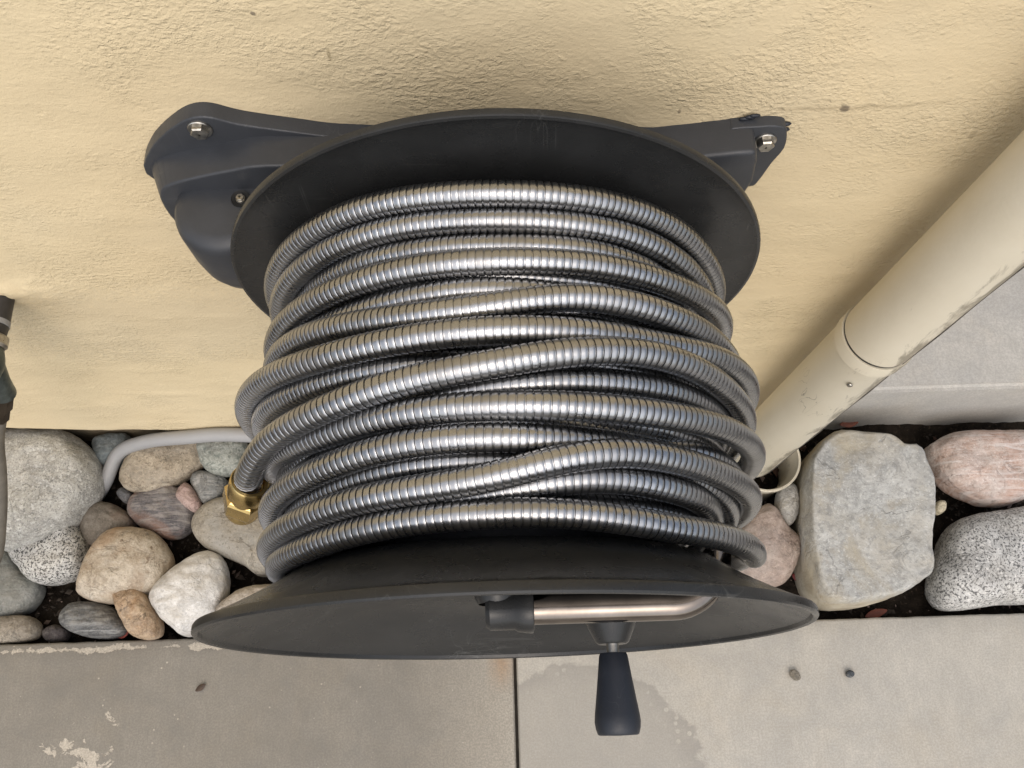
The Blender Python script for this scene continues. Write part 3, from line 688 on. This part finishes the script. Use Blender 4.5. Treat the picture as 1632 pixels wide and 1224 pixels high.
pl('upper_pipe', [(rp - .003, J0 - .03), (rp - .0012, J0 + .0005), (rp, J0 + .002), (rp, 2.6)], PAINT)
pl('lower_pipe', [(rp - .004, .002), (rp - .001, 0), (rp, .003), (rp, J0 - .026), (rp + .0008, J0 - .0235), (rp + .0020, J0 - .022), (rp + .0021, J0 - .003), (rp + .0016, J0 - .001), (rp - .001, J0 - .002)], PAINT)
pl('joint_gap', [(rp - .0006, J0 - .004), (rp - .0005, J0 + .0012)], simple('joint_dark', (.03, .028, .025), .8))
# seam down the outer side with scuffed dirt
side = np.cross([0, 1, 0], dirv); side /= np.linalg.norm(side)
sdir = (side * .50 + np.array([0, -.866, 0])); sdir /= np.linalg.norm(sdir)
seamP = [lo + dirv * t + sdir * (rp - .0006 + .0004 * math.sin(t * 40)) for t in np.linspace(.01, 1.0, 60)]
tube('seam', seamP, .0014, simple('seam_dirt', (.09, .08, .065), .8, 0., .6, 60), dn, 8, k=0)
sc = at(1353, 617, 'y', -.098); axd = sc - (lo + dirv * ((sc - lo) @ dirv)); axd /= np.linalg.norm(axd); sp = lo + dirv * ((sc - lo) @ dirv) + axd * (rp + .0018)
lathe('screw', [(.0034, 0), (.0034, .0008), (.0026, .0018), (0, .002)], tuple(axd), sp, BOLT, dn, 20)
dk = empty('drain_socket', (lo[0] + .019, -.066, -.05)); tag(dk, 'wide cream drain socket under the downspout foot', 'drain pipe')
dcen = (lo[0] + .019, -.068, 0)
lathe('socket_wall', [(.048, -.08), (.048, .022), (.0525, .030), (.0535, .044), (.0525, .0455), (.0500, .0445), (.0490, .030), (.045, .022), (.045, -.08)], (0, 0, 1), dcen, PAINT, dk, 64)

# ------------------------------------------------------------------ grey plastic tube along the wall foot
pts = [at(168, 768, 'z', -.005), at(190, 722, 'z', .02), at(235, 690, 'z', .045), at(300, 674, 'z', .06), at(370, 664, 'z', .066), (-.30, -.022, .060), (-.12, -.024, .045), (.1, -.02, .02), (.25, -.03, -.03)]
pts = [np.array([p[0], min(p[1], -.012), p[2]]) for p in pts]
pts.insert(0, at(150, 800, 'z', -.05))
tb2 = tube('grey_plastic_tube', pts, .0108, simple('grey_pvc', (.30, .30, .30), .55, 0., .06, 12), None, 24, k=8)
tag(tb2, 'grey plastic tube curving along the foot of the wall', 'tube')

# ------------------------------------------------------------------ tap on the left edge and its hose
tap = empty('garden_tap', (pf[0] - .012, 0, pf[2])); tag(tap, 'weathered tap with black pipe on the wall at left edge', 'tap')
tc = np.array([at(20, 468, 'y', -.012)[0] - .0145 - .0135, 0, pf[2] - .002])
PIPE = simple('black_pipe', (.03, .028, .028), .45, 0., .3, 80); GREEN = simple('weathered_bronze', (.10, .12, .115), .45, .7, .35, 90, .0006); TAPE = simple('white_tape', (.26, .26, .26), .6)
def tl(name, prof, m): return lathe(name, prof, AX, tc, m, tap, 40)
tl('pipe', [(.0145, -.01), (.0145, .036), (.0135, .044), (.0135, .050)], PIPE)
tl('tape_ring', [(.0138, .0305), (.0150, .031), (.0150, .0365), (.0138, .037)], TAPE)
tl('collar', [(.0135, .047), (.0165, .049), (.0165, .058), (.0138, .061)], BOLT)
tl('valve_body', [(.0125, .060), (.0140, .062), (.0165, .072), (.0175, .080), (.0155, .088), (.0125, .100), (.0075, .110), (.0, .112)], GREEN)
tube('spout', [tc + np.array([0, -.07, 0]), tc + np.array([-.004, -.085, -.03]), tc + np.array([-.01, -.09, -.055])], [.013, .012, .0125], GREEN, tap, 24)
lathe('hand_wheel', [(.004, .0), (.004, .012), (.024, .013), (.026, .016), (.024, .019), (.0, .019)], (0, -.35, 1), tc + np.array([-.012, -.07, .012]), GREEN, tap, 32)
lh = empty('rubber_garden_hose', (tc[0], -.09, 0)); tag(lh, 'brown-grey rubber hose hanging below the tap at left edge', 'hose')
RUB = simple('old_rubber', (.15, .135, .11), .65, 0., .2, 40)
h0 = at(-2, 640, 'y', -.085)
hp = [h0 + np.array([0, 0, .028]), h0, at(-8, 700, 'z', h0[2] - .05), at(-3, 760, 'z', h0[2] - .12), at(-3, 830, 'z', h0[2] - .19), at(-14, 900, 'z', h0[2] - .26), at(-60, 960, 'z', .02), at(-160, 1020, 'z', .012), at(-300, 1060, 'z', .012)]
tube('hose_tube', hp, .0098, RUB, lh, 24, k=10)
d0 = Vector(hp[1] - hp[2]).normalized()
lathe('connector', [(.010, -.028), (.0125, -.026), (.0125, -.010), (.0145, -.008), (.0145, .012), (.012, .014), (.010, .014)], tuple(d0), hp[1], simple('dark_bronze', (.07, .055, .04), .4, .8, .3, 80), lh, 8, smooth_angle=20)

# ------------------------------------------------------------------ river stones, each traced in plan
def pxs(P, s, ox, oy): return [(ox + x / s, oy + y / s) for x, y in P]
LS = lambda P: pxs(P, 3.22, 0, 660)
RS = lambda P: pxs(P, 3.309, 1150, 640)
def stone(label, outline, zm, h, m, up=.75, rough_=.075, fs=5., group=None, blocky=.75, low=.9, seed=0, flat=1., taper=0.):
    """outline in the photograph -> plan shape at height zm; h = half height; uneven, rounded body"""
    P = np.array([at(x, y, 'z', zm + h * (.12 if blocky > .5 else .7)) for x, y in smooth_poly(outline, 6)]); c = P.mean(0); c[2] = zm
    ang = np.arctan2(P[:, 1] - c[1], P[:, 0] - c[0]); rad = np.hypot(P[:, 1] - c[1], P[:, 0] - c[0])
    o_ = np.argsort(ang); ang, rad = ang[o_], rad[o_]
    nu, nv = 96, 54; U = np.linspace(-np.pi, np.pi, nu, endpoint=False); Rr = np.interp(U, ang, rad, period=2 * np.pi)
    W = np.linspace(-np.pi / 2, np.pi / 2, nv); s = rad.mean(); V = np.zeros((nv, nu, 3)); sv = Vector((seed * 3.1, seed * 1.7, seed * .9))
    tilt = (noise.noise(sv + Vector((9, 0, 0))) * .25, noise.noise(sv + Vector((0, 9, 0))) * .25)
    for i, w in enumerate(W):
        cw = max(0, math.cos(w)) ** blocky * (1 - taper * (.5 - .5 * math.sin(w))); sw_ = math.copysign(abs(math.sin(w)) ** up, w); sw_ = min(sw_ * flat, 1.)
        for j, u_ in enumerate(U):
            x, y = Rr[j] * cw * math.cos(u_), Rr[j] * cw * math.sin(u_)
            z = h * sw_ * (1 if w > 0 else low) * (1 + (tilt[0] * x + tilt[1] * y) / s)
            p = Vector((x, y, z)) / s
            k = 1 + rough_ * (fbm(p * 1.6 + sv, 3) * (1 if w > .25 else .35)) + rough_ * .30 * fbm(p * fs + sv, 3) - rough_ * .25 * max(0, fbm(p * 3.1 + sv * 2, 2) - .25)
            V[i, j] = (x * (1 + (k - 1) * .55), y * (1 + (k - 1) * .55), z * k)
    V += c
    f = grid_faces(nv, nu, False, True)
    o = mesh_obj('river_stone', V, f, m, None, True, origin=(c[0], c[1], zm - h * low))
    return tag(o, label, 'stone', group)
rm = rock_mat
BW = (.055, .055, .055); W_ = (.62, .60, .56)
stone('large pale grey granite boulder against the wall, far left', LS([(-60, 110), (60, 92), (300, 88), (400, 120), (480, 200), (508, 300), (490, 400), (430, 480), (350, 570), (200, 660), (100, 690), (0, 680), (-90, 400)]), .015, .065,
      rm('grey_granite', (.40, .39, .35), (.50, .49, .45), None, 30, [(380, (.14, .14, .14), .55), (170, (.62, .61, .57), .58)], .6, seed=1, tan=(-.0, (.40, .36, .29), (.46, .42, .34))), blocky=.62, seed=1)
stone('black and white speckled round stone below the large boulder', LS([(60, 700), (200, 640), (370, 560), (430, 620), (448, 720), (420, 800), (330, 860), (200, 872), (110, 800)]), -.012, .042,
      rm('salt_pepper', (.48, .47, .44), (.58, .57, .53), None, 30, [(330, (.03, .03, .03), .52), (520, (.7, .69, .66), .62)], .92, seed=2), blocky=.6, seed=2)
stone('flat grey-green stone at the left edge', LS([(-60, 690), (60, 700), (110, 790), (215, 880), (160, 1000), (60, 1040), (-60, 1050)]), -.03, .030,
      rm('grey_green', (.17, .18, .16), (.25, .25, .23), None, 30, [(140, (.30, .30, .27), .62)], .5, vein=(14, (.28, .28, .26), 5), seed=3), up=.6, seed=3)
stone('small mottled tan stone in the bottom left corner of the bed', LS([(-60, 1060), (60, 1035), (160, 1040), (205, 1090), (180, 1150), (80, 1172), (-60, 1170)]), -.016, .024,
      rm('mottled_tan', (.21, .18, .14), (.33, .29, .23), (.36, .35, .31), 50, None, seed=4), seed=4)
stone('blue-grey stone half hidden behind the grey tube', LS([(480, 160), (520, 112), (660, 110), (690, 200), (600, 260), (510, 260)]), -.01, .030,
      rm('blue_grey', (.13, .155, .165), (.20, .225, .225), None, 40, seed=5), seed=5)
stone('oblong tan speckled stone under the grey tube', LS([(620, 310), (700, 190), (850, 125), (960, 110), (1045, 135), (1050, 240), (950, 330), (820, 390), (720, 402), (640, 380)]), .0, .036,
      rm('tan_speckle', (.33, .275, .20), (.43, .37, .28), None, 36, [(210, (.14, .105, .07), .58)], .6, seed=6), seed=6)
stone('grey-green speckled stone beside the hose, near the wall', LS([(1018, 180), (1050, 120), (1130, 85), (1250, 110), (1250, 280), (1130, 312), (1050, 280)]), .005, .034,
      rm('green_granite', (.30, .31, .27), (.41, .42, .37), None, 40, [(170, (.12, .14, .12), .56)], .7, seed=7), seed=7)
stone('dull brown-grey round stone between boulder and tan stone', LS([(425, 570), (450, 480), (520, 452), (620, 480), (690, 560), (620, 660), (460, 675)]), -.022, .032,
      rm('dull_brown', (.15, .13, .105), (.21, .185, .15), (.22, .15, .12), 40, seed=8), seed=8)
stone('dark banded stone with rust streaks and a white ring', LS([(660, 480), (700, 410), (850, 360), (960, 400), (1005, 500), (970, 600), (880, 642), (780, 610), (700, 560)]), -.02, .034,
      rm('banded', (.10, .095, .10), (.19, .17, .165), (.30, .14, .07), 34, None, vein=(26, (.34, .31, .28), 7), seed=9), seed=9, rough_=.09)
stone('small pink stone wedged beside the banded stone', LS([(905, 420), (950, 352), (1000, 395), (1032, 470), (990, 502)]), .004, .016,
      rm('pink', (.36, .24, .21), (.44, .33, .29), None, 60, seed=10), seed=10)
stone('small grey stone with swirling bands', LS([(985, 350), (1010, 300), (1080, 296), (1160, 335), (1150, 420), (1060, 465), (1020, 425)]), -.01, .026,
      rm('swirl_grey', (.15, .155, .15), (.24, .24, .225), None, 40, None, vein=(34, (.42, .41, .38), 6), seed=11), seed=11)
stone('long tan-grey stone below the brass coupling', LS([(985, 590), (1010, 500), (1110, 440), (1300, 410), (1460, 470), (1500, 640), (1430, 790), (1330, 830), (1240, 770), (1060, 690)]), -.008, .040,
      rm('tan_grey', (.27, .235, .18), (.38, .345, .28), (.32, .31, .28), 34, [(200, (.12, .10, .07), .60)], .5, seed=12), seed=12)
stone('large rounded beige stone with rust pits', LS([(405, 900), (440, 780), (500, 670), (560, 600), (660, 580), (780, 600), (860, 690), (880, 780), (810, 900), (640, 970), (500, 965), (420, 935)]), -.002, .046,
      rm('beige', (.38, .31, .225), (.53, .465, .37), (.33, .22, .13), 44, [(70, (.15, .10, .06), .66)], .7, seed=13), seed=13, rough_=.07)
stone('creamy white quartz stone beside the front flange', LS([(778, 950), (800, 880), (900, 790), (1000, 720), (1080, 702), (1145, 750), (1168, 880), (1110, 1020), (980, 1138), (900, 1105), (820, 1030)]), .002, .044,
      rm('white_quartz', (.62, .60, .56), (.72, .70, .66), (.52, .46, .34), 30, None, vein=(7, (.45, .41, .35), 8), rough=.5, seed=14), seed=14, rough_=.10)
stone('rusty tan blocky stone beside the white stone', LS([(588, 930), (620, 888), (700, 882), (765, 940), (818, 1050), (812, 1142), (700, 1147), (640, 1060)]), .006, .032,
      rm('rusty', (.33, .22, .13), (.50, .38, .26), (.40, .22, .09), 60, [(90, (.12, .09, .06), .64)], .7, seed=15), seed=15, rough_=.10, blocky=.55)
stone('dark grey streaked stone near the pavement edge', LS([(303, 1050), (350, 980), (430, 962), (560, 985), (650, 1080), (620, 1143), (480, 1150), (360, 1112)]), -.012, .030,
      rm('dark_streak', (.085, .085, .085), (.15, .15, .145), None, 40, None, vein=(30, (.34, .34, .32), 5, (0, 0, .25)), rough=.5, seed=16), seed=16)
stone('tan stone peeping out behind the front flange', LS([(1110, 1030), (1200, 930), (1330, 880), (1450, 890), (1430, 1010), (1250, 1070)]), .0, .040,
      rm('peep_tan', (.36, .31, .25), (.45, .40, .33), None, 40, [(160, (.2, .16, .12), .6)], .5, seed=17), seed=17)
stone('small dark purple-grey stone in the soil', LS([(222, 1120), (280, 1082), (350, 1108), (335, 1162), (250, 1168)]), -.028, .018, rm('dark_small', (.07, .06, .06), (.11, .095, .09), None, 60, seed=18), seed=18)
stone('tiny slate-grey stone behind the banded stone', LS([(605, 410), (640, 380), (690, 420), (650, 460)]), -.015, .018, rm('slate_small', (.10, .10, .105), (.15, .15, .15), None, 60, seed=19), seed=19)
stone('big square grey boulder right of the downspout', RS([(420, 330), (465, 225), (560, 140), (650, 118), (760, 128), (880, 150), (960, 205), (1040, 212), (1105, 320), (1132, 430), (1132, 620), (1122, 900), (1090, 960), (960, 1050), (800, 1105), (640, 1122), (540, 1095), (470, 1015), (435, 850), (415, 620)]), .0, .078,
      rm('square_boulder', (.36, .355, .33), (.47, .465, .43), (.45, .405, .32), 22, [(95, (.27, .265, .245), .58), (260, (.56, .55, .52), .62)], .6, seed=20, tan=(.78, (.44, .39, .29), (.31, .26, .175))), up=.62, blocky=.30, rough_=.06, fs=7., seed=20, flat=1.22, taper=.16)
stone('pink and white quartz stone at the right edge', RS([(1085, 260), (1130, 208), (1220, 168), (1400, 158), (1560, 160), (1700, 200), (1720, 400), (1600, 515), (1420, 548), (1280, 502), (1150, 412)]), .005, .050,
      rm('pink_quartz', (.50, .36, .29), (.62, .56, .52), (.40, .24, .17), 44, None, vein=(9, (.70, .67, .64), 9), seed=21), blocky=.55, rough_=.09, seed=21)
stone('speckled black and white granite boulder at the right edge', RS([(1112, 1000), (1130, 850), (1190, 680), (1280, 612), (1450, 580), (1600, 558), (1760, 600), (1800, 900), (1720, 1050), (1480, 1065), (1200, 1095)]), .003, .058,
      rm('granite_right', (.44, .43, .40), (.56, .55, .52), None, 26, [(330, (.05, .05, .05), .53), (200, (.66, .64, .60), .6)], .85, seed=22), blocky=.55, seed=22)
stone('pinkish brown stone behind the front flange', RS([(20, 850), (90, 650), (220, 548), (285, 580), (330, 650), (400, 720), (414, 790), (380, 880), (310, 968), (150, 960)]), -.005, .044,
      rm('pink_brown', (.31, .235, .19), (.41, .335, .285), (.24, .215, .20), 40, None, seed=23), seed=23)
stone('small pale oval stone between downspout and square boulder', RS([(288, 560), (298, 470), (340, 428), (392, 450), (407, 560), (382, 632), (340, 658), (300, 612)]), .012, .026,
      rm('pale_oval', (.40, .37, .31), (.48, .47, .44), (.30, .30, .29), 60, None, seed=24), seed=24)
stone('tiny yellowish pebble beside the square boulder', RS([(1118, 565), (1142, 525), (1178, 528), (1180, 570), (1142, 598)]), .03, .010, rm('yellow_pebble', (.46, .40, .27), (.54, .48, .35), None, 60, seed=25), seed=25)
stone('tan pebble lying on the pale pavement', [(1259, 1070), (1266, 1067), (1273, 1072), (1276, 1081), (1269, 1085), (1261, 1079)], .006, .0062, rm('tan_pebble', (.24, .21, .16), (.36, .33, .27), None, 200, seed=26), seed=26)
stone('small dark pebble lying on the pale pavement', [(1349, 1071), (1354, 1068), (1361, 1071), (1361, 1077), (1355, 1080), (1349, 1077)], .005, .005, rm('dark_pebble', (.07, .08, .09), (.12, .13, .14), None, 200, seed=27), seed=27)
hid = [(rm('hidden_grey', (.24, .23, .21), (.34, .33, .30), None, 36, [(180, (.1, .1, .1), .57)], .6, seed=30)), rm('hidden_tan', (.30, .25, .18), (.40, .35, .27), None, 36, seed=31)]
for i, (px, py, w_, h_) in enumerate([(520, 770, 70, 52), (560, 900, 62, 55), (690, 730, 66, 48), (720, 890, 75, 60), (880, 760, 70, 58), (900, 900, 60, 50), (1050, 740, 66, 52), (1060, 880, 72, 60)]):
    poly = [(px + w_ * math.cos(t) * (1 + .12 * math.sin(3 * t + i)), py + h_ * math.sin(t) * (1 + .1 * math.cos(2 * t + i))) for t in np.linspace(0, 2 * math.pi, 10, endpoint=False)]
    stone('river stone lying hidden under the hose reel', poly, -.01, .036, hid[i % 2], seed=40 + i, group='stones under the reel')

# ------------------------------------------------------------------ small debris in the bed
def debris(name, n, xr, yr, size, m, zf):
    V, F = [], []
    base = [Vector(v) for v in ((1, 0, 0), (-1, 0, 0), (0, 1, 0), (0, -1, 0), (0, 0, 1), (0, 0, -1))]
    fc = [(0, 2, 4), (2, 1, 4), (1, 3, 4), (3, 0, 4), (2, 0, 5), (1, 2, 5), (3, 1, 5), (0, 3, 5)]
    for _ in range(n):
        x, y = random.uniform(*xr), random.uniform(*yr); s = random.uniform(*size) * random.random() ** .6
        R_ = Matrix.Rotation(random.uniform(0, 6.3), 3, 'Z') @ Matrix.Rotation(random.uniform(-.5, .5), 3, 'X'); k = len(V)
        sc_ = Vector((1.5 * random.uniform(.6, 1.4), random.uniform(.6, 1.2), random.uniform(.3, .8))) * s
        V += [tuple(R_ @ Vector((b.x * sc_.x, b.y * sc_.y, b.z * sc_.z)) + Vector((x, y, zf + s * .3))) for b in base]
        F += [tuple(q + k for q in t) for t in fc]
    o = mesh_obj(name, V, F, m, smooth=False); o['kind'] = 'stuff'; return o
debris('soil_crumbs', 4200, (-.9, .95), (-.30, .0), (.001, .006), simple('crumb', (.035, .027, .02), .95, 0., .6, 40), -.046)
debris('fine_gravel', 900, (-.9, .95), (-.30, -.0), (.0012, .0045), simple('grit_stone', (.20, .15, .125), .9, 0., .6, 25), -.042)
debris('bark_chips', 160, (-.9, .95), (-.30, -.0), (.002, .008), simple('bark', (.07, .035, .022), .9, 0., .6, 25), -.042)
def leaf(label, px, py, z, ln, wd, rz, col):
    c = at(px, py, 'z', z); V = []; n = 9
    for i in range(n):
        t = i / (n - 1); w = wd * math.sin(math.pi * min(1, t * .96 + .02)) ** .8
        for s, q in ((-1, -1), (0, 0), (1, 1)):
            V.append((ln * (t - .5), q * w, .35 * abs(q) * w + .12 * ln * (t - .5) ** 2 * 4))
    R_ = Matrix.Rotation(rz, 3, 'Z'); V = [np.array(R_ @ Vector(v)) + c for v in V]
    o = mesh_obj('dry_leaf', V, grid_faces(n, 3), simple('leaf', col, .7, 0., .3, 90), origin=c)
    md = o.modifiers.new('thickness', 'SOLIDIFY'); md.thickness = .0006
    return tag(o, label, 'leaf')
leaf('red leaf scrap beside the dark streaked stone', 196, 1011, -.012, .018, .006, .3, (.16, .025, .015))
leaf('red-brown dry leaf below the square boulder', 1395, 978, -.03, .035, .006, .25, (.17, .05, .03))
leaf('dark red leaf bit beside the square boulder', 1270, 920, -.03, .016, .006, -.5, (.14, .02, .02))
leaf('rusty dry leaf behind the square boulder near the ledge', 1352, 676, -.012, .03, .006, .1, (.18, .06, .035))
leaf('shrivelled brown leaf on the worn grey pavement', 320, 1096, .003, .016, .004, .6, (.07, .045, .03))
